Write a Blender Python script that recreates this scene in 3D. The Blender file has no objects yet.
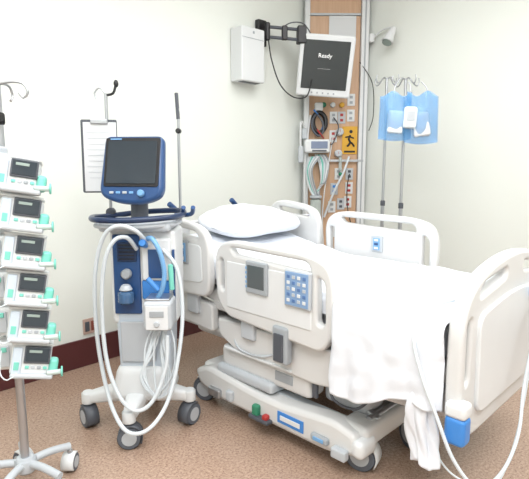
import bpy, bmesh, math, random
from mathutils import Matrix, Vector, noise
random.seed(4)
sc=bpy.context.scene
sc.view_settings.view_transform='Standard'
sc.view_settings.look='None'
sc.view_settings.exposure=0.04

def srgb(c):
    return tuple(((v/255.0)/12.92 if v/255.0<=0.04045 else ((v/255.0+0.055)/1.055)**2.4) for v in c)+(1.0,)
MATS={}
def mat(name,c,rough=0.5,metal=0.0,bump=0.0,bscale=200,alpha=1.0,emit=0.0,trans=0.0,var=0.03,coat=0.0):
    if name in MATS: return MATS[name]
    m=bpy.data.materials.new(name); m.use_nodes=True
    nt=m.node_tree; b=nt.nodes['Principled BSDF']
    col=srgb(c)
    tc=nt.nodes.new('ShaderNodeTexCoord'); nz=nt.nodes.new('ShaderNodeTexNoise'); nz.inputs['Scale'].default_value=bscale if bump else 6
    nt.links.new(tc.outputs['Object'],nz.inputs['Vector'])
    mx=nt.nodes.new('ShaderNodeMix'); mx.data_type='RGBA'
    mx.inputs['A'].default_value=tuple(v*(1-var) for v in col[:3])+(1,)
    mx.inputs['B'].default_value=tuple(min(1,v*(1+var)) for v in col[:3])+(1,)
    nt.links.new(nz.outputs['Fac'],mx.inputs['Factor'])
    nt.links.new(mx.outputs['Result'],b.inputs['Base Color'])
    b.inputs['Roughness'].default_value=rough; b.inputs['Metallic'].default_value=metal
    b.inputs['Coat Weight'].default_value=coat
    if bump:
        bp=nt.nodes.new('ShaderNodeBump'); bp.inputs['Strength'].default_value=bump; bp.inputs['Distance'].default_value=0.005
        nt.links.new(nz.outputs['Fac'],bp.inputs['Height']); nt.links.new(bp.outputs['Normal'],b.inputs['Normal'])
    if alpha<1: b.inputs['Alpha'].default_value=alpha
    if trans: b.inputs['Transmission Weight'].default_value=trans
    if emit:
        b.inputs['Emission Color'].default_value=col; b.inputs['Emission Strength'].default_value=emit
    MATS[name]=m; return m

WHITE=mat('white_plastic',(216,219,221),0.38)
CREAM=mat('bed_plastic',(209,210,210),0.38)
GREYP=mat('grey_plastic',(158,164,170),0.45)
LGREY=mat('light_grey_plastic',(184,190,196),0.45)
DGREY=mat('dark_grey_plastic',(78,82,90),0.5)
BLACK=mat('black_plastic',(26,26,30),0.4)
NAVY=mat('navy_plastic',(42,76,124),0.3)
NAVYD=mat('dark_navy_plastic',(32,50,82),0.3)
BLUE=mat('blue_plastic',(60,130,205),0.35)
LBLUE=mat('pale_blue_plastic',(115,165,212),0.35)
ICE=mat('ice_blue_plastic',(196,208,220),0.38)
MINT=mat('mint_plastic',(118,200,184),0.4)
GREEN=mat('green_plastic',(50,130,100),0.4)
RED=mat('red_plastic',(170,50,50),0.4)
YEL=mat('yellow_sign',(215,165,50),0.5)
STEEL=mat('brushed_steel',(180,183,188),0.32,0.85)
SCREEN=mat('dark_screen',(52,60,68),0.12)
SCREEN2=mat('grey_screen',(54,58,60),0.2)
LCD=mat('lcd_screen',(150,165,160),0.2)
HOSE=mat('hose_plastic',(208,216,222),0.35,var=0.02)
SHEET=mat('white_cotton',(224,229,237),0.9,bump=0.12,bscale=300,var=0.01)
PILLOW=mat('pillow_cotton',(223,227,234),0.9,bump=0.12,bscale=250,var=0.01)
PAPER=mat('paper',(214,217,220),0.8)
MATT=mat('mattress_vinyl',(200,206,214),0.6)
RUBBER=mat('caster_rubber',(92,98,108),0.6)
PURPLE=mat('purple_plastic',(80,50,120),0.4)

XF=Matrix.Identity(4); CUR=None
def T(x,y,z): return Matrix.Translation((x,y,z))
def R(a,ax): return Matrix.Rotation(math.radians(a),4,ax)
def root(name,loc,rz=0):
    global CUR,XF
    e=bpy.data.objects.new(name,None); sc.collection.objects.link(e)
    e.location=loc; e.rotation_euler=(0,0,math.radians(rz)); e.empty_display_size=0.1
    CUR=e; XF=Matrix.Identity(4); return e
def fin(me,name,m,smooth=True,wn=True):
    me.transform(XF)
    me.materials.clear(); me.materials.append(m)
    for p in me.polygons: p.use_smooth=smooth
    o=bpy.data.objects.new(name,me); sc.collection.objects.link(o)
    if CUR: o.parent=CUR
    if smooth and wn:
        w=o.modifiers.new('wn','WEIGHTED_NORMAL'); w.keep_sharp=True
    return o
def box(name,c,s,m,bev=0.005,rot=None,taper=None,seg=3):
    bm=bmesh.new(); bmesh.ops.create_cube(bm,size=1)
    for v in bm.verts:
        k=1.0
        if taper and v.co.z>0: k=taper
        v.co=Vector((v.co.x*s[0]*k,v.co.y*s[1]*k,v.co.z*s[2]))
    if bev>0:
        bmesh.ops.bevel(bm,geom=bm.edges[:],offset=min(bev,min(s)*0.45),segments=seg,affect='EDGES',profile=0.5)
    M=T(*c)
    if rot: M=M@R(rot[2],'Z')@R(rot[1],'Y')@R(rot[0],'X')
    bmesh.ops.transform(bm,matrix=M,verts=bm.verts)
    me=bpy.data.meshes.new(name); bm.to_mesh(me); bm.free()
    return fin(me,name,m,bev>0)
def rod(name,a,b,r,m,r2=None,seg=20,bev=True):
    a=Vector(a); b=Vector(b); d=b-a
    bm=bmesh.new()
    bmesh.ops.create_cone(bm,cap_ends=True,segments=seg,radius1=r,radius2=r if r2 is None else r2,depth=d.length)
    q=Vector((0,0,1)).rotation_difference(d.normalized()).to_matrix().to_4x4()
    bmesh.ops.transform(bm,matrix=T(*((a+b)/2))@q,verts=bm.verts)
    if bev:
        es=[e for e in bm.edges if len(e.link_faces)==2 and any(len(f.verts)>4 for f in e.link_faces)]
        rr=min(r,r2 if r2 is not None else r)
        if rr>0.002: bmesh.ops.bevel(bm,geom=es,offset=min(rr*0.25,d.length*0.2),segments=2,affect='EDGES')
    me=bpy.data.meshes.new(name); bm.to_mesh(me); bm.free()
    return fin(me,name,m)
def ball(name,c,s,m):
    bm=bmesh.new(); bmesh.ops.create_uvsphere(bm,u_segments=20,v_segments=12,radius=1)
    bmesh.ops.transform(bm,matrix=T(*c)@Matrix.Diagonal((s[0],s[1],s[2],1)),verts=bm.verts)
    me=bpy.data.meshes.new(name); bm.to_mesh(me); bm.free()
    return fin(me,name,m,wn=False)
def catmull(pts,n,closed=False):
    P=[Vector(p) for p in pts]; out=[]
    N=len(P); rng=N if closed else N-1
    for i in range(rng):
        if closed: p0,p1,p2,p3=P[(i-1)%N],P[i],P[(i+1)%N],P[(i+2)%N]
        else: p0,p1,p2,p3=P[max(i-1,0)],P[i],P[i+1],P[min(i+2,N-1)]
        k=max(2,int(math.ceil((p2-p1).length/n)))
        for j in range(k):
            t=j/k
            out.append(0.5*((2*p1)+(-p0+p2)*t+(2*p0-5*p1+4*p2-p3)*t*t+(-p0+3*p1-3*p2+p3)*t**3))
    if not closed: out.append(P[-1])
    return out
def frommesh(cu,name,m,smooth=True,wn=True,pre=None):
    o=bpy.data.objects.new('tmp',cu); sc.collection.objects.link(o)
    dg=bpy.context.evaluated_depsgraph_get(); dg.update()
    me=bpy.data.meshes.new_from_object(o.evaluated_get(dg))
    bpy.data.objects.remove(o); me.name=name
    if pre: me.transform(pre)
    return fin(me,name,m,smooth,wn)
def tube(name,pts,r,m,step=0.02,corr=False,smooth=True,closed=False,res=4):
    if corr: step=0.0045
    P=catmull(pts,step,closed) if smooth else [Vector(p) for p in pts]
    cu=bpy.data.curves.new(name,'CURVE'); cu.dimensions='3D'; cu.bevel_depth=r; cu.bevel_resolution=res; cu.use_fill_caps=True
    s=cu.splines.new('POLY'); s.points.add(len(P)-1); s.use_cyclic_u=closed
    for i,p in enumerate(P):
        s.points[i].co=(p.x,p.y,p.z,1)
        s.points[i].radius=(1.0 if i%2 else 0.84) if corr else 1.0
    return frommesh(cu,name,m,wn=False)
def rpoly(pts,n=7):
    out=[]; N=len(pts)
    for i in range(N):
        x,y,r=pts[i]; c=Vector((x,y)); a=Vector(pts[i-1][:2]); b=Vector(pts[(i+1)%N][:2])
        if r<=0: out.append(c); continue
        da=a-c; db=b-c
        ra=min(r,da.length*0.49); rb=min(r,db.length*0.49)
        p=c+da.normalized()*ra; q=c+db.normalized()*rb
        for k in range(n+1):
            t=k/n; out.append(p*(1-t)**2+c*2*t*(1-t)+q*t*t)
    return out
def rrect(x0,y0,x1,y1,r): return [(x0,y0,r),(x1,y0,r),(x1,y1,r),(x0,y1,r)]
XZ=Matrix(((1,0,0,0),(0,0,-1,0),(0,1,0,0),(0,0,0,1)))
YZ=Matrix(((0,0,1,0),(1,0,0,0),(0,1,0,0),(0,0,0,1)))
def plate(name,outline,holes,th,m,plane,off=0.0,bev=0.004):
    cu=bpy.data.curves.new(name,'CURVE'); cu.dimensions='2D'; cu.fill_mode='BOTH'
    cu.extrude=max(th/2-bev,0.0002); cu.bevel_depth=bev; cu.bevel_resolution=2; cu.offset=-bev
    for lp in [outline]+list(holes):
        P=rpoly(lp); s=cu.splines.new('POLY'); s.points.add(len(P)-1); s.use_cyclic_u=True
        for i,p in enumerate(P): s.points[i].co=(p.x,p.y,0,1)
    return frommesh(cu,name,m,pre=plane@T(0,0,off))
def grid(name,f,nu,nv,m,thick=0.0,wn=False):
    vs=[];fs=[]
    for i in range(nu+1):
        for j in range(nv+1): vs.append(f(i/nu,j/nv))
    for i in range(nu):
        for j in range(nv):
            a=i*(nv+1)+j; fs.append((a,a+1,a+nv+2,a+nv+1))
    me=bpy.data.meshes.new(name); me.from_pydata(vs,[],fs); me.update()
    o=fin(me,name,m,wn=wn)
    if thick:
        s=o.modifiers.new('s','SOLIDIFY'); s.thickness=thick; s.offset=-1
    return o
def text(name,s,size,m,M):
    cu=bpy.data.curves.new(name,'FONT'); cu.body=s; cu.size=size; cu.align_x='CENTER'; cu.extrude=0.0004
    return frommesh(cu,name,m,smooth=False,pre=M@XZ)
def caster(n,x,y,r,yaw=0,light=False,w=0.022):
    global XF
    S=XF.copy(); XF=S@T(x,y,0)@R(yaw,'Z')
    for k,dx in enumerate((-w*0.75,w*0.75)):
        rod(f'{n}_wheel_{k}',(dx-w*0.5,0,r),(dx+w*0.5,0,r),r,RUBBER,seg=28)
        sx=dx+(w*0.5 if k else -w*0.5)
        rod(f'{n}_hub_{k}',(sx-0.002,0,r),(sx+0.002,0,r),r*0.62,LGREY,seg=24,bev=False)
    f=lambda u,v:(( v-0.5)*w*2.6, -(r*1.12)*math.cos(math.radians(-30+150*u)), r+(r*1.12)*math.sin(math.radians(-30+150*u)))
    grid(f'{n}_hood',f,14,2,WHITE if light else DGREY,0.006)
    rod(f'{n}_stem',(0,0.0,r*1.9),(0,0.0,r*2.5),0.012,STEEL)
    XF=S

# ------------------------------------------------------------------ ROOM
CUR=None
X0,X1,Y0,Y1,H=-1.6,4.36,-2.6,3.30,3.25
WALL=mat('wall_paint',(226,230,225),0.75,bump=0.05,bscale=120,var=0.01)
CEIL=mat('ceiling_paint',(240,240,238),0.9)
BASEM=mat('baseboard_maroon',(84,42,44),0.4,var=0.1)
fm=bpy.data.materials.new('speckled_floor'); fm.use_nodes=True
nt=fm.node_tree; b=nt.nodes['Principled BSDF']; b.inputs['Roughness'].default_value=0.24
tc=nt.nodes.new('ShaderNodeTexCoord')
n1=nt.nodes.new('ShaderNodeTexNoise'); n1.inputs['Scale'].default_value=80; n1.inputs['Detail'].default_value=8; n1.inputs['Roughness'].default_value=0.7
n2=nt.nodes.new('ShaderNodeTexVoronoi'); n2.inputs['Scale'].default_value=80
r1=nt.nodes.new('ShaderNodeValToRGB')
r1.color_ramp.elements[0].position=0.35; r1.color_ramp.elements[0].color=srgb((142,116,100))
r1.color_ramp.elements[1].position=0.65; r1.color_ramp.elements[1].color=srgb((192,166,147))
r2=nt.nodes.new('ShaderNodeValToRGB')
r2.color_ramp.elements[0].position=0.10; r2.color_ramp.elements[0].color=(0.35,0.29,0.27,1)
r2.color_ramp.elements[1].position=0.26; r2.color_ramp.elements[1].color=(1,1,1,1)
mm=nt.nodes.new('ShaderNodeMix'); mm.data_type='RGBA'; mm.blend_type='MULTIPLY'; mm.inputs['Factor'].default_value=0.7
for n in (n1,n2): nt.links.new(tc.outputs['Object'],n.inputs['Vector'])
nt.links.new(n1.outputs['Fac'],r1.inputs['Fac']); nt.links.new(n2.outputs['Distance'],r2.inputs['Fac'])
nt.links.new(r1.outputs['Color'],mm.inputs['A']); nt.links.new(r2.outputs['Color'],mm.inputs['B'])
nt.links.new(mm.outputs['Result'],b.inputs['Base Color'])
cx,cy=(X0+X1)/2,(Y0+Y1)/2; W,L=X1-X0,Y1-Y0; t=0.1
box('floor',(cx,cy,-t/2),(W+2*t,L+2*t,t),fm,0)
box('ceiling',(cx,cy,H+t/2),(W+2*t,L+2*t,t),CEIL,0)
box('wall_back',(cx,Y1+t/2,H/2),(W+2*t,t,H),WALL,0)
box('wall_front',(cx,Y0-t/2,H/2),(W+2*t,t,H),WALL,0)
box('wall_right',(X1+t/2,cy,H/2),(t,L,H),WALL,0)
box('wall_left',(X0-t/2,cy,H/2),(t,L,H),WALL,0)
box('baseboard_back',((X0+3.86)/2,Y1-0.008,0.1),(3.86-X0,0.016,0.2),BASEM,0.004)
box('baseboard_right',(X1-0.008,(Y0+2.78)/2,0.1),(0.016,2.78-Y0,0.2),BASEM,0.004)
box('baseboard_left',(X0+0.008,cy,0.1),(0.016,L-0.05,0.2),BASEM,0.004)
box('baseboard_front',(cx,Y0+0.008,0.1),(W-0.05,0.016,0.2),BASEM,0.004)
EM=mat('light_diffuser',(255,255,255),0.6,emit=1.5)
def clight(x,y,sx,sy,p):
    root('ceiling_light',(x,y,H))
    box('frame',(0,0,-0.015),(sx+0.06,sy+0.06,0.03),WHITE,0.004)
    box('diffuser',(0,0,-0.033),(sx,sy,0.008),EM,0)
    ld=bpy.data.lights.new('ceiling_lamp','AREA'); ld.shape='RECTANGLE'; ld.size=sx; ld.size_y=sy; ld.energy=p; ld.color=(0.99,0.995,0.995)
    lo=bpy.data.objects.new('lamp',ld); sc.collection.objects.link(lo); lo.parent=CUR; lo.location=(0,0,-0.045)
clight(-0.2,-0.3,1.8,1.8,98)
clight(2.2,-0.6,1.6,1.2,50)
clight(2.5,1.4,1.6,1.6,30)
clight(0.2,1.8,1.2,1.2,26)

# ------------------------------------------------------------------ HOSPITAL BED
bc=(2.24,1.675,0)
root('hospital_bed',bc); XF=T(-bc[0],-bc[1],0)
def ztop(y):
    k=max(0.0,min(1.0,(y-1.75)/0.85)); return 0.81+0.14*k*k*(3-2*k)
def mf(u,v):
    y=0.80+u*1.84; zt=ztop(y)
    a=v*2*math.pi; cs,sn=math.cos(a),math.sin(a)
    px=math.copysign(abs(cs)**0.25,cs)*0.425; pz=math.copysign(abs(sn)**0.35,sn)*0.085
    e=1-0.12*max(0,abs(u-0.5)*2-0.96)/0.04
    return (2.24+px*e,y,zt-0.085+pz*e)
grid('mattress',mf,40,48,MATT)
plate('mattress_end_foot',rrect(1.85,ztop(0.8)-0.15,2.63,ztop(0.8)-0.02,0.04),[],0.01,MATT,XZ,off=-0.805)
plate('mattress_end_head',rrect(1.85,ztop(2.6)-0.15,2.63,ztop(2.6)-0.02,0.04),[],0.01,MATT,XZ,off=-2.63)
box('deck_foot',(2.24,1.25,0.60),(0.86,0.94,0.07),CREAM,0.02)
box('deck_seat',(2.24,1.95,0.62),(0.86,0.5,0.07),CREAM,0.02)
box('deck_head',(2.24,2.38,0.70),(0.86,0.5,0.08),CREAM,0.02,rot=(8,0,0))
for i,x in enumerate((1.86,2.62)):
    box(f'upper_frame_{i}',(x,1.65,0.49),(0.07,1.75,0.10),CREAM,0.015)
    box(f'frame_trim_{i}',(x+(-0.037 if i==0 else 0.037),1.65,0.49),(0.006,1.6,0.03),LGREY,0.002)
for i,y in enumerate((0.85,1.65,2.45)):
    box(f'cross_beam_{i}',(2.24,y,0.49),(0.76,0.08,0.07),LGREY,0.01)
box('foot_drive_cover',(2.24,0.93,0.46),(0.7,0.26,0.16),CREAM,0.04)
box('head_drive_cover',(2.24,2.35,0.44),(0.66,0.30,0.16),CREAM,0.04)
plate('side_cover',[(1.18,0.42,.03),(1.40,0.38,.05),(1.95,0.40,.05),(2.1,0.46,.04),(2.12,0.56,.03),(1.2,0.58,.03)],[],0.05,CREAM,YZ,off=1.80,bev=0.012)
plate('side_cover_head',[(2.16,0.46,.03),(2.45,0.48,.05),(2.62,0.58,.04),(2.62,0.70,.03),(2.16,0.62,.03)],[],0.05,CREAM,YZ,off=1.80,bev=0.012)
plate('side_cover_foot',[(0.80,0.44,.03),(1.16,0.42,.03),(1.16,0.58,.03),(0.80,0.58,.03)],[],0.04,CREAM,YZ,off=1.81,bev=0.010)
def rail_long(n,x,s,dz):
    out=[(1.33,0.57,.05),(1.98,0.61,.05),(2.06,0.69,.06),(2.08,0.955,.10),(1.98,1.03,.12),(1.40,1.02,.12),(1.27,0.965,.12),(1.27,0.67,.08)]
    h1=[(1.40,0.935,.02),(1.92,0.955,.02),(1.95,0.99,.03),(1.42,0.982,.03)]
    h2=[(1.315,0.70,.03),(1.36,0.70,.03),(1.365,0.93,.03),(1.32,0.90,.03)]
    h3=[(2.00,0.74,.02),(2.03,0.76,.02),(2.035,0.92,.02),(2.0,0.92,.02)]
    L_=[[(a,b_+dz,r) for a,b_,r in q] for q in (out,h1,h2,h3)]
    plate(n+'_shell',L_[0],L_[1:],0.05,CREAM,YZ,off=x,bev=0.014)
    box(n+'_inset',(x+s*0.024,1.68,0.79+dz),(0.012,0.58,0.25),WHITE,0.01)
def rail_short(n,x,s,dz):
    out=[(2.15,0.68,.05),(2.46,0.66,.05),(2.59,0.76,.07),(2.63,1.02,.10),(2.53,1.12,.12),(2.22,1.085,.10),(2.13,1.02,.10),(2.12,0.76,.06)]
    h1=[(2.21,1.005,.03),(2.50,1.03,.03),(2.51,1.065,.03),(2.24,1.045,.03)]
    h2=[(2.52,0.80,.02),(2.555,0.82,.02),(2.575,0.98,.02),(2.53,0.98,.02)]
    L_=[[(a,b_+dz,r) for a,b_,r in q] for q in (out,h1,h2)]
    plate(n+'_shell',L_[0],L_[1:],0.05,CREAM,YZ,off=x,bev=0.014)
    plate(n+'_inset',[(2.18,0.76+dz,.03),(2.44,0.74+dz,.03),(2.49,0.80+dz,.03),(2.49,0.985+dz,.03),(2.19,0.97+dz,.03)],[],0.012,WHITE,YZ,off=x+s*0.025,bev=0.004)
rail_long('near_rail',1.75,-1,0.0); rail_short('near_head_rail',1.75,-1,0.0)
rail_long('far_rail',2.73,1,0.09); rail_short('far_head_rail',2.73,1,0.055)
box('far_rail_pad',(2.70,1.66,0.93),(0.012,0.08,0.10),LGREY,0.005)
box('far_rail_label',(2.692,1.66,0.93),(0.006,0.045,0.075),LBLUE,0.002)
for k in range(3): box(f'far_rail_key_{k}',(2.688,1.66,0.905+k*0.025),(0.004,0.028,0.014),NAVY if k%2 else WHITE,0.002)
xs=1.715
box('rail_screen_frame',(xs,1.735,0.86),(0.02,0.15,0.165),GREYP,0.008)
box('rail_screen',(xs-0.010,1.735,0.865),(0.006,0.115,0.115),mat('rail_lcd',(84,90,92),0.2),0.002)
box('rail_keypad_frame',(xs,1.465,0.85),(0.02,0.16,0.18),LGREY,0.01)
box('rail_keypad',(xs-0.010,1.465,0.85),(0.006,0.14,0.16),mat('keypad_blue',(128,158,196),0.4),0.003)
KB=mat('key_blue',(84,118,168),0.4)
for i in range(4):
    for j in range(5):
        box(f'key_{i}{j}',(xs-0.014,1.417+i*0.032,0.795+j*0.028),(0.004,0.018,0.016),[WHITE,KB,LGREY][(i*2+j)%3],0.003)
for k in range(5): box(f'screen_side_key_{k}',(xs-0.011,1.802,0.81+k*0.024),(0.004,0.008,0.014),LBLUE,0.002)
box('rail_control_head',(xs+0.005,2.36,0.92),(0.02,0.12,0.14),GREYP,0.008)
box('rail_control_head_pad',(xs-0.007,2.36,0.92),(0.006,0.09,0.11),LBLUE,0.002)
for i in range(3):
    for j in range(3):
        box(f'hkey_{i}{j}',(xs-0.011,2.335+i*0.026,0.885+j*0.034),(0.004,0.016,0.02),[WHITE,KB][(i+j)%2],0.002)
box('rail_bracket',(1.735,1.58,0.55),(0.05,0.10,0.19),GREYP,0.015)
box('rail_bracket_face',(1.706,1.58,0.54),(0.01,0.06,0.14),DGREY,0.004)
box('rail_bracket_a',(1.77,1.85,0.57),(0.04,0.10,0.14),LGREY,0.012)
box('rail_bracket_b',(1.77,2.32,0.62),(0.04,0.10,0.14),LGREY,0.012)
for i,y in enumerate((1.55,1.85,2.32)): box(f'far_bracket_{i}',(2.70,y,0.60),(0.05,0.09,0.22),LGREY,0.012)
plate('headboard',[(1.84,0.56,.04),(2.64,0.56,.04),(2.66,0.95,.10),(2.5,1.05,.10),(1.98,1.05,.10),(1.82,0.95,.10)],[rrect(2.02,0.95,2.46,1.005,0.02)],0.04,CREAM,XZ,off=-2.69,bev=0.012)
for i,x in enumerate((1.98,2.52)):
    tube(f'push_handle_{i}',[(x,2.73,0.95),(x,2.76,1.08),(x-0.03,2.74,1.12),(x-0.07,2.72,1.15)],0.012,NAVY)
    rod(f'push_grip_{i}',(x-0.04,2.73,1.13),(x-0.10,2.71,1.17),0.018,NAVY)
fo=[(1.84,0.37,.06),(2.64,0.37,.06),(2.73,0.44,.08),(2.76,0.90,.14),(2.60,1.02,.2),(2.24,1.07,.2),(1.88,1.02,.2),(1.72,0.90,.14),(1.73,0.44,.08)]
h1=[(1.86,0.925,.03),(2.14,0.965,.02),(2.14,1.005,.03),(1.90,0.975,.03)]
h2=[(4.48-a,b,r) for a,b,r in h1][::-1]
h3=[(1.775,0.60,.02),(1.80,0.62,.02),(1.805,0.86,.02),(1.77,0.85,.02)]
h4=[(4.48-a,b,r) for a,b,r in h3][::-1]
plate('footboard',fo,[h1,h2,h3,h4],0.06,CREAM,XZ,off=-0.725,bev=0.016)
plate('footboard_panel',[(1.87,0.46,.06),(2.61,0.46,.06),(2.63,0.86,.06),(2.24,0.91,.2),(1.85,0.86,.06)],[],0.02,WHITE,XZ,off=-0.690,bev=0.006)
box('corner_bumper',(1.735,0.70,0.45),(0.07,0.08,0.11),BLUE,0.018)
box('corner_bumper_cap',(1.735,0.70,0.53),(0.073,0.083,0.06),WHITE,0.018)
box('corner_bumper_far',(2.745,0.70,0.43),(0.07,0.08,0.13),BLUE,0.018)
# base
for i,x in enumerate((1.80,2.58)):
    sgn=-1 if i==0 else 1
    plate(f'base_shroud_{i}',[(1.14,0.13,.03),(1.32,0.09,.04),(2.10,0.09,.04),(2.26,0.13,.03),(2.30,0.21,.03),(2.18,0.26,.04),(1.80,0.225,.05),(1.6,0.225,.05),(1.28,0.26,.04),(1.15,0.23,.03)],[],0.11,CREAM,YZ,off=x,bev=0.025)
    box(f'base_beam_{i}',(x-sgn*0.06,1.70,0.19),(0.06,1.08,0.08),LGREY,0.012)
for i,y in enumerate((1.20,2.20)):
    box(f'base_cross_{i}',(2.19,y,0.20),(0.80,0.16,0.11),CREAM,0.03)
box('bumper_foot',(1.80,1.14,0.17),(0.13,0.07,0.09),WHITE,0.03)
box('pedal_steel',(1.735,2.10,0.13),(0.03,0.10,0.05),STEEL,0.01)
box('pedal_steel_b',(1.735,1.97,0.15),(0.03,0.05,0.06),LGREY,0.01)
box('pedal_green',(1.733,1.76,0.145),(0.035,0.045,0.06),GREEN,0.012)
box('pedal_red',(1.733,1.69,0.125),(0.035,0.035,0.035),RED,0.010)
box('pedal_black',(1.730,1.725,0.11),(0.05,0.14,0.02),DGREY,0.006)
box('label_blue',(1.742,1.53,0.16),(0.006,0.17,0.06),BLUE,0.002)
box('label_white',(1.739,1.53,0.16),(0.006,0.13,0.025),WHITE,0.002)
box('pedal_blue',(1.738,1.34,0.15),(0.03,0.10,0.035),GREYP,0.01)
box('pedal_blue_label',(1.722,1.34,0.15),(0.006,0.06,0.018),LBLUE,0.002)
box('pedal_grey',(1.728,1.22,0.13),(0.04,0.08,0.05),LGREY,0.01)
for n,x,y,a in (('caster_a',1.82,2.28,20),('caster_b',2.55,2.25,-10),('caster_c',1.88,1.20,15),('caster_d',2.22,1.12,-30)):
    caster(n,x,y,0.075,a,light=True,w=0.03)
box('caster_brake_red',(2.22,1.08,0.165),(0.05,0.05,0.02),RED,0.006)
for i,x in enumerate((1.93,2.50)):
    for k,(ya,yb) in enumerate(((1.15,1.75),(1.60,2.2))):
        d=math.degrees(math.atan2(0.25,yb-ya))
        box(f'lift_arm_{i}{k}',(x,(ya+yb)/2,0.35),(0.04,math.hypot(yb-ya,0.25),0.07),LGREY if k else STEEL,0.01,rot=(d,0,0))
rod('pivot_a',(1.88,1.75,0.44),(2.55,1.75,0.44),0.02,STEEL)
rod('pivot_b',(1.88,1.17,0.25),(2.55,1.17,0.25),0.02,STEEL)
rod('pivot_c',(1.88,2.18,0.46),(2.55,2.18,0.46),0.02,STEEL)
box('control_housing',(1.86,1.78,0.34),(0.13,0.66,0.13),CREAM,0.03)
box('control_housing_step',(1.84,1.90,0.265),(0.15,0.44,0.06),LGREY,0.02)
box('housing_top_lip',(1.83,1.80,0.405),(0.13,0.5,0.015),WHITE,0.005)
box('housing_label',(1.793,1.62,0.345),(0.006,0.12,0.05),GREYP,0.002)
box('housing_foot',(1.98,1.32,0.33),(0.16,0.26,0.16),LGREY,0.03)
rod('actuator',(2.15,1.2,0.27),(2.15,1.7,0.42),0.035,DGREY)
rod('actuator_rod',(2.15,1.6,0.39),(2.15,1.95,0.48),0.02,STEEL)
box('motor_box',(2.28,1.85,0.33),(0.22,0.30,0.16),GREYP,0.02)
box('foot_lift_cover',(2.24,1.05,0.38),(0.5,0.24,0.12),GREYP,0.03)
box('hook_a',(1.80,1.42,0.345),(0.02,0.03,0.08),DGREY,0.006)
tube('power_cable',[(1.85,1.35,0.44),(1.8,1.32,0.34),(1.85,1.22,0.30),(1.9,1.12,0.40),(1.95,1.0,0.42)],0.007,DGREY)
tube('drain_cable',[(1.8,2.0,0.52),(1.77,1.95,0.44),(1.765,1.85,0.42),(1.765,1.72,0.44),(1.8,1.64,0.48)],0.006,LGREY)
tube('foot_hose_loop',[(2.42,0.655,0.86),(2.30,0.60,0.80),(2.20,0.60,0.66),(2.14,0.60,0.50),(2.05,0.58,0.36),(1.93,0.58,0.27),(1.81,0.60,0.235),(1.73,0.63,0.26),(1.685,0.69,0.36),(1.67,0.75,0.50),(1.66,0.81,0.64),(1.68,0.86,0.77),(1.75,0.87,0.862),(1.86,0.85,0.875),(2.0,0.82,0.875),(2.10,0.79,0.88),(2.16,0.765,0.93)],0.0075,HOSE,corr=True)
tube('foot_thin_tube',[(2.35,0.655,0.80),(2.24,0.61,0.70),(2.16,0.60,0.45),(2.02,0.6,0.24),(1.88,0.62,0.18),(1.77,0.72,0.24),(1.74,0.80,0.34)],0.004,HOSE)
box('hose_connector',(2.42,0.665,0.86),(0.06,0.05,0.05),LBLUE,0.01)

# bed sheet
root('bed_sheet',bc); XF=T(-bc[0],-bc[1],0)
def sm(a,b,x):
    k=max(0,min(1,(x-a)/(b-a))); return k*k*(3-2*k)
def path(l,topx,sgn):
    r=0.05; arc=r*math.pi/2
    if l<arc:
        a=l/r; return topx+sgn*r*math.sin(a), -r*(1-math.cos(a)),0
    return topx+sgn*r, -r-(l-arc), (l-arc)
def sf(u,v):
    y=0.758+u*1.83
    zt=ztop(y)+0.016
    near=1-sm(1.24,1.30,y)
    hang=near*(0.33+0.10*sm(0.8,1.25,y)+0.012*math.sin(y*19))+(1-near)*0.10
    xe=1.775-0.035*near+ (0.055)*(1-near)
    wr=0.012*noise.noise(Vector((y*2.6,v*4,1.0)))+0.010*abs(noise.noise(Vector((y*5+v*5,v*8-y*3,4.0))))+0.005*noise.noise(Vector((y*14,v*22,7)))
    step=0.018*(1-sm(2.05,2.08,y))
    crown=0.012
    if v<0.1:
        l=(0.1-v)/0.1*0.12
        x,dz,_=path(l,2.635,1)
        return (x,y,zt+dz+wr*0.5+step)
    if v<0.65:
        k=(v-0.1)/0.55; x=2.635+(xe-2.635)*k
        return (x,y,zt+wr+step+crown*math.sin(math.pi*k))
    k=(v-0.65)/0.35
    l=k*(hang+0.03)
    x,dz,dn=path(l,xe,-1)
    f=near*min(1,dn/0.28)
    x-=f*(0.010*(0.5+0.5*math.sin(y*26+2*noise.noise(Vector((y*5,k*2,0)))))+0.004*math.sin(y*67+k*3))+near*0.008*noise.noise(Vector((y*8,k*6,3)))*min(1,dn*10)
    x+=0.045*(1-sm(0.758,0.80,y))*min(1,k*2)
    yy=y+f*0.010*math.sin(k*9+y*5)*sm(0.758,0.85,y)
    return (x,yy,zt+dz+wr*(1-k)+step)
grid('sheet_cloth',sf,220,150,SHEET,0.004)
def bf(u,v):
    z=0.60-0.33*u; a=v*2*math.pi
    r=0.028+0.012*math.sin(u*math.pi*0.9)+0.010*u
    r*=1+0.20*math.sin(5*a+u*5)+0.10*math.sin(9*a-u*7)
    return (1.722+r*math.cos(a)*0.7-0.01*math.sin(u*6),0.825+r*math.sin(a)*1.2+0.02*math.sin(u*4),z+0.012*math.sin(3*a)*u)
grid('sheet_hanging_corner',bf,40,60,SHEET,0.002)

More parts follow.
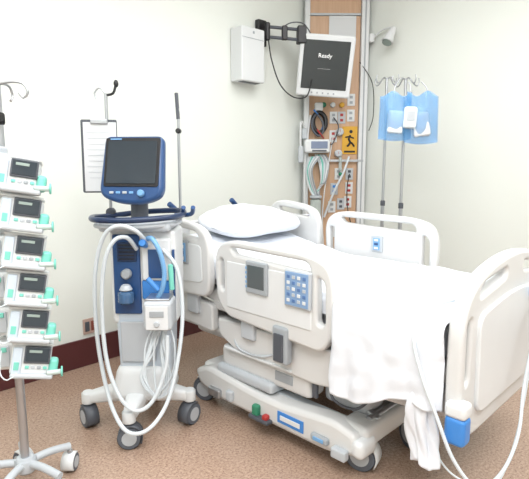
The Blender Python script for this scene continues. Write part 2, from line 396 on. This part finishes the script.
root('pillow',(2.32,2.40,0.0))
XF=T(0,0,1.058)@R(8,'X')@R(3,'Z')
def pf(u,v):
    a=v*2*math.pi; ph=(u-0.5)*math.pi
    cx_,sx_=math.cos(a),math.sin(a)
    rr=max(0.0001,math.cos(ph))**0.45
    px=math.copysign(abs(cx_)**0.55,cx_)*rr*0.355; py=math.copysign(abs(sx_)**0.55,sx_)*rr*0.235
    pz=math.copysign(abs(math.sin(ph))**1.1,math.sin(ph))*0.07
    d=0.020*noise.noise(Vector((px*7,py*7,pz*4)))+0.010*noise.noise(Vector((px*18,py*18,2)))
    return (px,py,pz+ (d if pz>0 else d*0.2)-0.02*(px/0.36)**2)
grid('pillow_body',pf,50,90,PILLOW)

# ------------------------------------------------------------------ VENTILATOR
root('medical_ventilator',(1.40,2.33,0),-45.6)
for n,x,y,a in (('caster_left',-0.28,-0.06,40),('caster_front',0.0,-0.27,100),('caster_right',0.27,-0.03,-30),('caster_back',0.0,0.27,10)):
    caster(n,x,y,0.06,a,w=0.026)
def leg(n,x,y):
    L=math.hypot(x,y); a=math.degrees(math.atan2(y,x))
    global XF
    S=XF.copy(); XF=S@R(a,'Z')
    f=lambda u,v:(0.02+u*(L-0.02), (0.075-0.045*u)*math.copysign(abs(math.cos(v*2*math.pi))**0.6,math.cos(v*2*math.pi)), 0.20-0.035*u+(0.055-0.025*u)*math.copysign(abs(math.sin(v*2*math.pi))**0.6,math.sin(v*2*math.pi)))
    grid(n,f,12,28,WHITE)
    rod(n+'_cap',(L,0,0.13),(L,0,0.20),0.034,WHITE)
    XF=S
for n,x,y in (('leg_left',-0.28,-0.06),('leg_front',0.0,-0.27),('leg_right',0.27,-0.03),('leg_back',0.0,0.27)): leg(n,x,y)
box('base_cone',(0.03,0.0,0.27),(0.34,0.30,0.20),WHITE,0.05,taper=0.78)
box('lower_column',(0.045,0.02,0.50),(0.27,0.23,0.40),ICE,0.03,taper=1.08)
box('main_body',(0.055,0.03,0.84),(0.34,0.26,0.50),WHITE,0.025)
box('side_strip',(0.215,-0.10,0.80),(0.012,0.02,0.38),NAVY,0.004)
box('front_navy_panel',(-0.025,-0.105,0.86),(0.14,0.02,0.42),NAVY,0.012)
box('front_navy_vent',(-0.02,-0.118,0.98),(0.10,0.01,0.10),NAVYD,0.006)
for i in range(5): box(f'vent_slot_{i}',(-0.02,-0.125,0.945+i*0.018),(0.08,0.004,0.006),BLACK,0.001)
rod('humidifier_chamber',(-0.02,-0.16,0.72),(-0.02,-0.16,0.79),0.04,mat('clear_blue',(90,130,175),0.1,trans=0.4))
rod('humidifier_top',(-0.02,-0.16,0.79),(-0.02,-0.16,0.82),0.036,LGREY,r2=0.02)
rod('filter_knob',(-0.02,-0.12,0.87),(-0.02,-0.16,0.87),0.026,GREYP)
box('front_white_module',(0.13,-0.11,0.94),(0.15,0.03,0.22),WHITE,0.012)
box('front_blue_label',(0.13,-0.128,0.92),(0.08,0.006,0.15),NAVY,0.003)
box('module_b',(0.12,-0.105,0.78),(0.14,0.02,0.10),BLUE,0.01)
box('humidifier_base',(0.155,-0.18,0.68),(0.14,0.16,0.15),LGREY,0.02)
box('humidifier_face',(0.155,-0.262,0.675),(0.11,0.006,0.12),PAPER,0.004)
box('humidifier_label',(0.155,-0.267,0.695),(0.07,0.004,0.03),GREYP,0.002)
rod('humidifier_dial',(0.155,-0.262,0.645),(0.155,-0.274,0.645),0.014,LGREY)
box('humidifier_heater_plate',(0.155,-0.18,0.76),(0.12,0.12,0.012),STEEL,0.004)
box('lower_panel',(0.02,-0.108,0.50),(0.18,0.012,0.22),LGREY,0.01)
box('top_shelf',(0.03,0.0,1.11),(0.36,0.32,0.05),LGREY,0.02)
rod('neck',(0.02,0.02,1.12),(0.02,0.02,1.30),0.045,DGREY)
tube('handle_ring',[(-0.18,0.12,1.14),(-0.21,-0.04,1.15),(-0.15,-0.17,1.15),(0.02,-0.20,1.15),(0.19,-0.17,1.16),(0.25,-0.04,1.16),(0.22,0.12,1.17),(0.02,0.17,1.16)],0.015,NAVYD,closed=True)
tube('handle_ring_light',[(-0.17,0.11,1.105),(-0.19,-0.04,1.11),(-0.14,-0.15,1.115),(0.02,-0.18,1.115),(0.18,-0.15,1.12),(0.23,-0.04,1.12),(0.20,0.11,1.13),(0.02,0.15,1.12)],0.012,LGREY,closed=True)
for i,x in enumerate((0.24,0.29)):
    tube(f'side_grip_{i}',[(0.20,0.06,1.15),(x,0.03,1.16),(x+0.02,-0.02,1.20)],0.012,NAVY)
XF=T(0.015,-0.04,1.405)@R(-8,'Z')@R(-14,'X')
plate('display_shell',[(-0.17,-0.15,.05),(-0.06,-0.19,.06),(0.08,-0.19,.06),(0.17,-0.15,.05),(0.155,0.16,.035),(-0.155,0.16,.035)],[],0.06,NAVY,XZ,bev=0.018)
plate('display_bezel',rrect(-0.145,-0.105,0.145,0.148,0.012),[],0.008,BLACK,XZ,off=0.031,bev=0.002)
plate('display_screen',rrect(-0.13,-0.09,0.13,0.13,0.006),[],0.004,SCREEN,XZ,off=0.037,bev=0.001)
rod('display_dial',(0.06,-0.03,-0.14),(0.06,-0.055,-0.14),0.018,LBLUE)
for i in range(4): box(f'display_key_{i}',(-0.10+i*0.035,-0.032,-0.135),(0.022,0.006,0.012),LBLUE if i%2 else LGREY,0.002)
box('display_logo',(-0.09,-0.036,0.14),(0.06,0.004,0.007),LBLUE,0.001)
box('display_back',(0,0.05,-0.01),(0.2,0.06,0.2),WHITE,0.02)
XF=Matrix.Identity(4)
tube('breathing_hose_a',[(0.10,-0.14,1.02),(0.06,-0.22,1.10),(-0.02,-0.25,1.13),(-0.10,-0.23,1.07),(-0.150,-0.22,0.90),(-0.16,-0.22,0.65),(-0.135,-0.24,0.42),(-0.07,-0.30,0.22),(0.02,-0.36,0.13),(0.12,-0.34,0.14),(0.20,-0.26,0.25),(0.25,-0.2,0.48),(0.265,-0.16,0.70),(0.24,-0.15,0.90),(0.17,-0.15,1.0)],0.011,HOSE,corr=True)
tube('breathing_hose_b',[(0.04,-0.15,1.0),(0.01,-0.22,1.07),(-0.05,-0.24,1.05),(-0.10,-0.24,0.93),(-0.12,-0.24,0.70),(-0.10,-0.26,0.45),(-0.03,-0.30,0.28),(0.05,-0.30,0.21),(0.13,-0.28,0.26),(0.19,-0.25,0.42),(0.20,-0.24,0.58)],0.011,HOSE,corr=True)
tube('blue_hose',[(0.09,-0.15,1.05),(0.13,-0.20,1.06),(0.17,-0.22,1.0),(0.19,-0.22,0.90),(0.18,-0.22,0.82),(0.15,-0.2,0.76)],0.013,LBLUE,corr=True)
rod('blue_connector',(0.08,-0.13,1.02),(0.08,-0.2,1.04),0.020,BLUE)
rod('green_connector',(0.215,-0.19,0.93),(0.22,-0.19,0.80),0.013,MINT)
rod('blue_connector_b',(0.10,-0.2,0.86),(0.16,-0.21,0.80),0.014,BLUE)
for i in range(6):
    o=random.uniform(-0.03,0.03); q=random.uniform(-0.05,0.05)
    tube(f'loose_cable_{i}',[(0.14+o,-0.15,0.60),(0.10+o,-0.19,0.50+q),(0.09+q,-0.20,0.34+o),(0.14,-0.21,0.25+q*0.5),(0.19+o,-0.20,0.34+q),(0.19+q,-0.17,0.50+o),(0.17,-0.12,0.62)],0.005,HOSE)
rod('support_pole_right',(0.22,0.12,1.12),(0.22,0.12,1.72),0.008,STEEL)
rod('support_pole_sleeve',(0.22,0.12,1.66),(0.213,0.12,1.80),0.010,DGREY)
rod('support_arm_joint',(0.22,0.10,1.60),(0.22,0.14,1.60),0.014,BLACK)
rod('support_pole_left',(-0.17,0.14,1.10),(-0.17,0.14,1.80),0.009,STEEL)
tube('pole_hook_l',[(-0.17,0.14,1.79),(-0.20,0.14,1.83),(-0.23,0.14,1.80),(-0.22,0.14,1.77)],0.005,STEEL)
tube('pole_hook_r',[(-0.17,0.14,1.79),(-0.13,0.14,1.80),(-0.115,0.14,1.84)],0.007,BLACK)
ball('pole_hook_tip',(-0.112,0.14,1.85),(0.013,0.013,0.02),BLACK)
rod('pole_clamp',(-0.17,0.12,1.16),(-0.17,0.16,1.16),0.025,DGREY)

root('clipboard',(1.40,2.33,0),-45.6)
XF=T(-0.20,0.105,1.47)@R(6,'Z')@R(-2,'X')
plate('board',rrect(-0.10,-0.20,0.09,0.19,0.01),[],0.006,DGREY,XZ,off=0,bev=0.002)
plate('paper_stack',rrect(-0.086,-0.192,0.086,0.175,0.002),[],0.006,PAPER,XZ,off=0.007,bev=0.0008)
box('clip',(0,-0.015,0.178),(0.09,0.015,0.025),STEEL,0.005)
for i in range(9): box(f'print_line_{i}',(-0.01,-0.0112,0.12-i*0.03),(0.12-0.01*(i%3),0.0008,0.002),LGREY,0)

# ------------------------------------------------------------------ INFUSION PUMP STAND
root('infusion_pump_stand',(0.71,2.16,0),-45.6)
rod('pole',(0,0,0.10),(0,0,1.74),0.013,STEEL)
rod('pole_sleeve',(0,0,0.10),(0,0,0.62),0.018,STEEL)
rod('hub',(0,0,0.09),(0,0,0.16),0.045,LGREY)
for i in range(5):
    a=math.radians(48+72*i); x,y=0.2*math.cos(a),0.2*math.sin(a)
    tube(f'leg_{i}',[(0,0,0.13),(x*0.5,y*0.5,0.135),(x,y,0.12)],0.017,LGREY)
    caster(f'caster_{i}',x,y,0.042,i*60,light=True,w=0.022)
for i,s in enumerate((-1,1)):
    tube(f'hook_{i}',[(0,0,1.73),(s*0.05,0,1.74),(s*0.10,0,1.735),(s*0.12,0,1.70),(s*0.10,0,1.68),(s*0.085,0,1.70)],0.005,STEEL)
    tube(f'hook_x_{i}',[(0,0,1.73),(0,s*0.05,1.74),(0,s*0.10,1.735),(0,s*0.12,1.70),(0,s*0.10,1.68)],0.005,STEEL)
rod('height_knob',(-0.02,-0.02,1.60),(0.03,-0.05,1.60),0.022,BLACK)
box('knob_collar',(0,0,1.60),(0.035,0.035,0.05),BLACK,0.01)
tube('drip_line',[(-0.0,-0.03,1.58),(0.02,-0.08,1.50),(0.05,-0.1,1.44)],0.003,HOSE)
box('rack_spine',(0.0,-0.04,1.03),(0.05,0.045,0.86),WHITE,0.01)
for i in range(6):
    z=1.375-i*0.141
    XF=T(0.0,-0.09,z)@R(10,'Z')
    box(f'pump_{i}_dock',(0.01,0.0,0.0),(0.09,0.09,0.116),WHITE,0.012)
    box(f'pump_{i}_dock_lever',(-0.03,-0.05,-0.005),(0.026,0.02,0.10),MINT,0.010,rot=(0,-8,0))
    box(f'pump_{i}_dock_face',(0.012,-0.048,0.0),(0.035,0.010,0.085),LGREY,0.004)
    box(f'pump_{i}_dock_tab',(0.012,-0.055,0.03),(0.02,0.008,0.02),MINT,0.004)
    XF=T(0.125,-0.13,z)@R(20,'Z')@R(10,'Y')@R(-8,'X')
    box(f'pump_{i}_body',(0,0,0),(0.14,0.16,0.124),WHITE,0.016)
    box(f'pump_{i}_lower_lip',(0.01,-0.074,-0.056),(0.15,0.05,0.020),LGREY,0.008)
    box(f'pump_{i}_upper_lip',(-0.0,-0.02,0.062),(0.145,0.12,0.012),WHITE,0.005)
    box(f'pump_{i}_display_frame',(0.022,-0.083,0.024),(0.092,0.010,0.066),DGREY,0.004)
    box(f'pump_{i}_display',(0.022,-0.089,0.026),(0.080,0.004,0.054),SCREEN,0.002)
    box(f'pump_{i}_readout',(0.015,-0.0915,0.038),(0.045,0.002,0.010),LCD,0.001)
    for k in range(4): box(f'pump_{i}_key_{k}',(-0.01+k*0.021,-0.083,-0.024),(0.014,0.006,0.011),[MINT,LGREY,GREYP,MINT][k],0.002)
    box(f'pump_{i}_door',(-0.047,-0.083,0.0),(0.034,0.012,0.10),ICE,0.006)
    box(f'pump_{i}_door_mark',(-0.047,-0.0895,-0.02),(0.018,0.003,0.03),MINT,0.003)
    box(f'pump_{i}_side_clamp',(0.082,-0.055,-0.02),(0.034,0.055,0.060),MINT,0.012)
    rod(f'pump_{i}_syringe_barrel',(0.06,-0.092,-0.042),(0.115,-0.085,-0.035),0.010,mat('clear_plastic',(215,230,228),0.1,trans=0.3))
    rod(f'pump_{i}_syringe_flange',(0.112,-0.085,-0.035),(0.119,-0.085,-0.034),0.020,MINT)
    tube(f'pump_{i}_line',[(-0.04,-0.092,-0.045),(-0.07,-0.1,-0.07),(-0.10,-0.07,-0.05),(-0.11,-0.02,0.02)],0.0025,HOSE)
XF=Matrix.Identity(4)
box('top_module',(0.0,-0.06,1.465),(0.08,0.07,0.05),LGREY,0.01)
tube('power_lead',[(0.0,0.02,0.9),(-0.06,0.05,0.7),(-0.05,0.06,0.5),(-0.02,0.04,0.3)],0.004,DGREY)

# ------------------------------------------------------------------ SERVICE COLUMN
cc=(4.11,3.05,0)
WOOD=bpy.data.materials.new('wood_laminate'); WOOD.use_nodes=True
nt=WOOD.node_tree; b=nt.nodes['Principled BSDF']; b.inputs['Roughness'].default_value=0.45
tc=nt.nodes.new('ShaderNodeTexCoord'); mp=nt.nodes.new('ShaderNodeMapping'); mp.inputs['Scale'].default_value=(18,18,1.2)
nz=nt.nodes.new('ShaderNodeTexNoise'); nz.inputs['Scale'].default_value=2.5; nz.inputs['Detail'].default_value=5
rp=nt.nodes.new('ShaderNodeValToRGB'); rp.color_ramp.elements[0].color=srgb((182,144,114)); rp.color_ramp.elements[1].color=srgb((212,178,148))
nt.links.new(tc.outputs['Object'],mp.inputs['Vector']); nt.links.new(mp.outputs['Vector'],nz.inputs['Vector'])
nt.links.new(nz.outputs['Fac'],rp.inputs['Fac']); nt.links.new(rp.outputs['Color'],b.inputs['Base Color'])
root('medical_service_column',cc,-45)
me=bpy.data.meshes.new('column_core')
hz=H-0.002
pts=[(-0.315,0.003),(0.315,0.003),(0.0,0.318)]
vs=[(x,y,z) for z in (0.002,hz) for x,y in pts]
me.from_pydata(vs,[],[(0,2,1),(3,4,5),(0,1,4,3),(1,2,5,4),(2,0,3,5)]); me.update()
fin(me,'column_core',WHITE,False)
box('post_left',(-0.288,-0.025,hz/2),(0.05,0.05,hz-0.004),WHITE,0.008)
box('post_right',(0.265,-0.03,hz/2),(0.075,0.06,hz-0.004),WHITE,0.008)
box('post_right_groove',(0.265,-0.0615,hz/2),(0.012,0.003,hz-0.1),GREYP,0)
box('wood_panel',(-0.02,-0.01,1.42),(0.49,0.02,2.82),WOOD,0.003)
box('wood_header',(-0.02,-0.012,3.04),(0.49,0.02,0.38),WOOD,0.003)
box('header_strip',(-0.02,-0.02,2.845),(0.49,0.015,0.02),LGREY,0.002)
box('white_wall_plate',(0.05,-0.025,2.70),(0.26,0.01,0.26),PAPER,0.003)
def outlet(n,x,z,m=WHITE,w=0.075,h=0.115,slot=DGREY):
    box(n+'_plate',(x,-0.024,z),(w,0.01,h),m,0.003)
    for k in (-1,1):
        box(n+f'_socket_{k}',(x,-0.030,z+k*h*0.22),(w*0.4,0.004,h*0.22),slot,0.002)
for i,(x,z,m,sl) in enumerate(((-0.02,1.88,WHITE,GREYP),(0.15,1.90,WHITE,GREYP),(-0.02,1.70,WHITE,RED),(0.04,1.33,WHITE,GREYP),(0.15,1.33,LGREY,DGREY),(-0.02,1.0,WHITE,GREYP),(0.14,1.05,WHITE,RED),(0.0,1.18,LGREY,BLUE),(0.15,0.75,WHITE,DGREY),(-0.02,0.75,WHITE,DGREY),(0.15,2.05,WHITE,GREYP),(-0.17,0.95,WHITE,GREEN),(0.06,1.88,LGREY,RED),(0.15,1.19,WHITE,RED),(0.07,1.03,LGREY,DGREY))):
    outlet(f'outlet_{i}',x,z,m,slot=sl)
# pressure gauge and flowmeters
for i,(x,z) in enumerate(((0.04,1.74),(0.03,1.53))):
    rod(f'gauge_{i}',(x,-0.03,z),(x,-0.08,z),0.038,WHITE)
    rod(f'gauge_dial_{i}',(x,-0.08,z),(x,-0.083,z),0.028,LGREY)
    box(f'gauge_needle_{i}',(x,-0.085,z+0.008),(0.004,0.002,0.022),RED,0)
rod('flow_tube',(0.05,-0.07,1.36),(0.05,-0.07,1.50),0.016,mat('flow_clear',(210,222,222),0.1,trans=0.4))
rod('flow_knob',(0.05,-0.07,1.33),(0.05,-0.11,1.33),0.018,GREEN)
box('warning_sign',(0.145,-0.026,1.66),(0.15,0.008,0.27),YEL,0.003)
tube('pictogram_body',[(0.15,-0.033,1.71),(0.135,-0.033,1.67),(0.15,-0.033,1.64),(0.12,-0.033,1.60)],0.010,BLACK)
tube('pictogram_leg',[(0.145,-0.033,1.645),(0.17,-0.033,1.63),(0.19,-0.033,1.60)],0.009,BLACK)
tube('pictogram_arm',[(0.10,-0.033,1.69),(0.14,-0.033,1.695),(0.185,-0.033,1.68)],0.007,BLACK)
rod('pictogram_head',(0.155,-0.030,1.745),(0.155,-0.036,1.745),0.016,BLACK)
box('warning_text',(0.145,-0.031,1.55),(0.11,0.003,0.018),BLACK,0)
box('shelf_unit',(-0.19,-0.09,1.60),(0.25,0.14,0.13),WHITE,0.02)
box('shelf_unit_face',(-0.17,-0.162,1.61),(0.16,0.006,0.07),mat('blue_grey_display',(120,132,158),0.3),0.003)
box('shelf_unit_keys',(-0.17,-0.162,1.555),(0.14,0.006,0.015),DGREY,0.002)
tube('cuff_ring',[(-0.17,-0.06,1.93),(-0.11,-0.07,1.88),(-0.11,-0.08,1.78),(-0.17,-0.08,1.73),(-0.22,-0.08,1.79),(-0.22,-0.07,1.88)],0.022,BLACK,closed=True)
tube('cuff_ring_b',[(-0.19,-0.09,1.90),(-0.14,-0.10,1.84),(-0.13,-0.11,1.74),(-0.18,-0.11,1.70),(-0.235,-0.10,1.77),(-0.23,-0.09,1.86)],0.010,DGREY,closed=True)
box('bp_gauge',(-0.17,-0.05,1.98),(0.08,0.06,0.08),WHITE,0.015)
tube('blue_cable',[(-0.22,-0.07,1.95),(-0.15,-0.09,1.86),(-0.13,-0.10,1.80),(-0.16,-0.07,1.70)],0.008,BLUE)
tube('red_cable',[(-0.2,-0.07,1.78),(-0.16,-0.12,1.72),(-0.12,-0.07,1.68)],0.008,RED)
for i in range(7):
    o=0.016*i
    tube(f'coil_{i}',[(-0.26+o,-0.06-o,1.50),(-0.29+o*0.5,-0.08-o,1.36),(-0.26+o,-0.10,1.20-o),(-0.20+o*0.5,-0.09,1.12+o),(-0.14+o*0.4,-0.08-o*0.5,1.26),(-0.16+o,-0.07,1.44),(-0.2+o,-0.06,1.52)],0.008,[WHITE,HOSE,MINT,HOSE,LGREY,WHITE,GREYP][i])
tube('diagonal_hose',[(0.14,-0.04,1.50),(0.08,-0.10,1.35),(0.0,-0.10,1.18),(-0.06,-0.08,1.02),(-0.10,-0.06,0.9)],0.011,HOSE)
tube('gas_hose',[(-0.25,-0.05,1.9),(-0.30,-0.10,1.5),(-0.30,-0.10,1.1),(-0.26,-0.1,0.8),(-0.2,-0.08,0.7)],0.010,WHITE)
tube('white_hose',[(-0.02,-0.04,1.70),(-0.06,-0.09,1.5),(-0.10,-0.09,1.2),(-0.12,-0.08,0.9),(-0.1,-0.06,0.6)],0.006,WHITE)
tube('black_cord',[(0.15,-0.04,1.33),(0.12,-0.09,1.2),(0.13,-0.08,1.0),(0.18,-0.06,0.8)],0.005,BLACK)
tube('grey_cord',[(-0.02,-0.04,1.88),(0.02,-0.10,1.78),(-0.04,-0.11,1.62),(-0.09,-0.09,1.66)],0.006,DGREY)
rod('suction_canister',(-0.19,-0.10,0.90),(-0.19,-0.10,1.09),0.055,mat('canister_clear',(205,215,212),0.15,trans=0.3))
rod('suction_lid',(-0.19,-0.10,1.09),(-0.19,-0.10,1.12),0.06,LGREY)
for i in range(3):
    rod(f'gas_outlet_{i}',(-0.12+i*0.09,-0.02,2.0),(-0.12+i*0.09,-0.05,2.0),0.025,[GREEN,WHITE,YEL][i])
box('rail_horizontal',(0,-0.055,1.46),(0.56,0.012,0.025),STEEL,0.003)
box('post_clamp',(-0.31,-0.08,1.72),(0.05,0.06,0.10),LGREY,0.01)
tube('post_arm',[(-0.31,-0.09,1.78),(-0.35,-0.14,1.82),(-0.35,-0.14,1.50)],0.010,WHITE)
box('flowmeter',(-0.35,-0.16,1.52),(0.05,0.04,0.16),LGREY,0.012)
tube('black_lead',[(0.22,-0.05,2.4),(0.34,-0.08,2.2),(0.36,-0.08,1.9),(0.32,-0.08,1.75)],0.004,BLACK)

root('patient_monitor',cc,-45)
XF=T(-0.155,-0.38,2.30)@R(-6,'Z')@R(10,'X')@R(5,'Y')
plate('monitor_shell',rrect(-0.245,-0.265,0.245,0.265,0.03),[],0.06,WHITE,XZ,bev=0.015)
plate('monitor_screen',rrect(-0.205,-0.20,0.205,0.215,0.006),[],0.006,SCREEN2,XZ,off=0.031,bev=0.001)
text('screen_text','Ready',0.05,mat('screen_white',(235,235,235),0.5,emit=0.4),T(-0.01,-0.036,0.07))
text('screen_text_small','--------------',0.025,mat('screen_grey',(170,170,170),0.5,emit=0.2),T(-0.01,-0.036,-0.03))
for i in range(5): rod(f'monitor_key_{i}',(-0.10+i*0.05,-0.03,-0.233),(-0.10+i*0.05,-0.034,-0.233),0.008,GREYP)
box('monitor_back',(0,0.06,0),(0.3,0.07,0.3),LGREY,0.02)
XF=(T(*cc)@R(-45,'Z')).inverted()
box('arm_wall_bracket',(3.29,3.27,2.57),(0.10,0.05,0.22),BLACK,0.008)
rod('arm_joint_a',(3.30,3.20,2.50),(3.30,3.20,2.65),0.025,BLACK)
a=math.degrees(math.atan2(2.98-3.20,3.60-3.30))
for k,z in enumerate((2.53,2.615)):
    rod(f'arm_bar_{k}',(3.30,3.20,z),(3.56,3.03,z-0.01),0.014,DGREY)
box('arm_block',(3.56,3.03,2.56),(0.08,0.08,0.15),BLACK,0.01,rot=(0,0,a))
box('arm_block_mid',(3.43,3.115,2.57),(0.05,0.05,0.12),BLACK,0.01,rot=(0,0,a))
rod('arm_link',(3.56,3.03,2.50),(3.77,2.95,2.38),0.02,DGREY)
rod('arm_joint_b',(3.76,2.96,2.24),(3.76,2.96,2.42),0.025,BLACK)
tube('arm_cable',[(3.33,3.22,2.55),(3.33,3.18,2.35),(3.38,3.12,2.13),(3.47,3.04,2.02),(3.57,2.97,2.03),(3.64,2.97,2.18)],0.006,BLACK)
tube('arm_cable_loop',[(3.42,3.13,2.62),(3.48,3.08,2.66),(3.56,3.02,2.66),(3.62,2.99,2.60),(3.68,2.97,2.5)],0.005,DGREY)

root('examination_lamp',cc,-45)
box('lamp_bracket',(0.325,-0.05,2.62),(0.05,0.06,0.08),WHITE,0.01)
tube('lamp_arm',[(0.34,-0.06,2.62),(0.40,-0.12,2.67),(0.46,-0.20,2.68),(0.49,-0.24,2.66)],0.008,WHITE)
rod('lamp_head',(0.49,-0.24,2.67),(0.42,-0.28,2.53),0.025,WHITE,r2=0.055)
rod('lamp_lens',(0.42,-0.28,2.53),(0.418,-0.282,2.525),0.045,LCD,bev=False)

# ------------------------------------------------------------------ WALL DISPENSER, OUTLET
root('wall_dispenser',(3.085,3.3,2.34))
box('dispenser_body',(0,-0.075,0),(0.27,0.145,0.44),WHITE,0.012)
box('dispenser_lid_seam',(0,-0.149,0.13),(0.262,0.002,0.004),GREYP,0)
box('dispenser_lock',(0,-0.150,0.18),(0.02,0.004,0.02),GREYP,0.002)
box('dispenser_slot',(0,-0.09,-0.221),(0.2,0.06,0.004),DGREY,0)
root('electrical_outlet',(1.58,3.3,0.285))
box('outlet_plate',(0,-0.006,0),(0.10,0.012,0.11),mat('outlet_grey',(186,160,150),0.4),0.003)
box('outlet_socket_a',(-0.022,-0.014,0),(0.032,0.006,0.07),DGREY,0.002)
box('outlet_socket_b',(0.022,-0.014,0),(0.032,0.006,0.07),mat('socket_brown',(130,70,60),0.4),0.002)

# ------------------------------------------------------------------ IV POLES WITH BAG
def ivpole(x,y,top,rz):
    root('iv_pole',(x,y,0),rz)
    rod('shaft_lower',(0,0,0.10),(0,0,1.1),0.016,STEEL)
    rod('shaft_upper',(0,0,1.1),(0,0,top),0.012,STEEL)
    rod('clamp',(0,0,1.07),(0,0,1.12),0.02,DGREY)
    rod('hub',(0,0,0.09),(0,0,0.15),0.035,LGREY)
    for i in range(5):
        a=math.radians(72*i); px,py=0.2*math.cos(a),0.2*math.sin(a)
        tube(f'leg_{i}',[(0,0,0.12),(px*0.5,py*0.5,0.125),(px,py,0.11)],0.012,STEEL)
        caster(f'caster_{i}',px,py,0.035,i*50,w=0.015)
    for i in range(4):
        a=math.radians(20+90*i); c,s=math.cos(a),math.sin(a)
        tube(f'hook_{i}',[(0,0,top-0.01),(c*0.04,s*0.04,top),(c*0.08,s*0.08,top-0.04),(c*0.11,s*0.11,top-0.05),(c*0.125,s*0.125,top-0.02),(c*0.12,s*0.12,top+0.01)],0.005,STEEL)
ivpole(3.62,2.02,2.08,-45)
ivpole(3.76,2.27,2.13,-30)
root('supply_bag',(3.54,1.94,0),-48)
BAG=mat('blue_bag_plastic',(90,165,225),0.25,alpha=0.45,var=0.08)
def bagf(sgn,w,x0,z0,h):
    def f(u,v):
        x=(u-0.5)*w; z=z0+v*h
        bul=math.sin(math.pi*u)**0.6*math.sin(math.pi*min(1,v)*0.85+0.2)
        d=0.06*bul+0.014*noise.noise(Vector((x*14+x0*9,z*10,sgn)))+0.007*math.sin(x*60+z*20)*v
        zz=z+0.02*math.sin(u*9+x0*20)*v-0.015*math.sin(math.pi*u)*(1-v)
        return (x0+x*(1-0.06*v),sgn*d,zz)
    return f
for k,(w_,x_,z_,h_) in enumerate(((0.25,-0.10,1.615,0.335),(0.25,0.10,1.59,0.36))):
    grid(f'bag_front_{k}',bagf(-1,w_,x_,z_,h_),50,40,BAG)
    grid(f'bag_back_{k}',bagf(1,w_,x_,z_,h_),50,40,BAG)
CP=mat('clear_pack',(228,236,242),0.3)
box('fluid_pack_a',(-0.10,-0.02,1.74),(0.12,0.05,0.17),CP,0.02,rot=(0,6,0))
box('fluid_pack_b',(0.09,-0.02,1.72),(0.13,0.05,0.18),PAPER,0.02,rot=(0,-8,0))
box('fluid_pack_c',(0.0,-0.05,1.77),(0.10,0.05,0.16),CP,0.022,rot=(0,3,0))
box('fluid_label',(0.0,-0.077,1.78),(0.06,0.004,0.07),LGREY,0.001)
for i,x in enumerate((-0.12,0.0,0.12)):
    tube(f'bag_tie_{i}',[(x,0,1.93),(x+0.01,0.01,1.99),(x*0.8,0.04,2.04)],0.005,STEEL)

root('glove_box',(2.98,2.45,0))
rod('stand_post',(0,0,0.02),(0,0,0.92),0.015,STEEL)
rod('stand_base',(0,0,0.0),(0,0,0.03),0.14,DGREY)
box('box_body',(0,0,0.98),(0.16,0.12,0.12),PURPLE,0.01)
box('box_top',(0,0,1.041),(0.10,0.06,0.004),PAPER,0.001)

# ------------------------------------------------------------------ CAMERA
cd=bpy.data.cameras.new('camera'); co=bpy.data.objects.new('camera',cd); sc.collection.objects.link(co)
cd.sensor_width=36; cd.lens=34.0; cd.clip_start=0.05
co.location=(0,0,1.42); co.rotation_euler=(math.radians(90-8.5),0,math.radians(-45.57))
sc.camera=co
w=bpy.data.worlds.new('world'); sc.world=w; w.use_nodes=True
w.node_tree.nodes['Background'].inputs[0].default_value=(0.8,0.85,0.9,1); w.node_tree.nodes['Background'].inputs[1].default_value=0.3
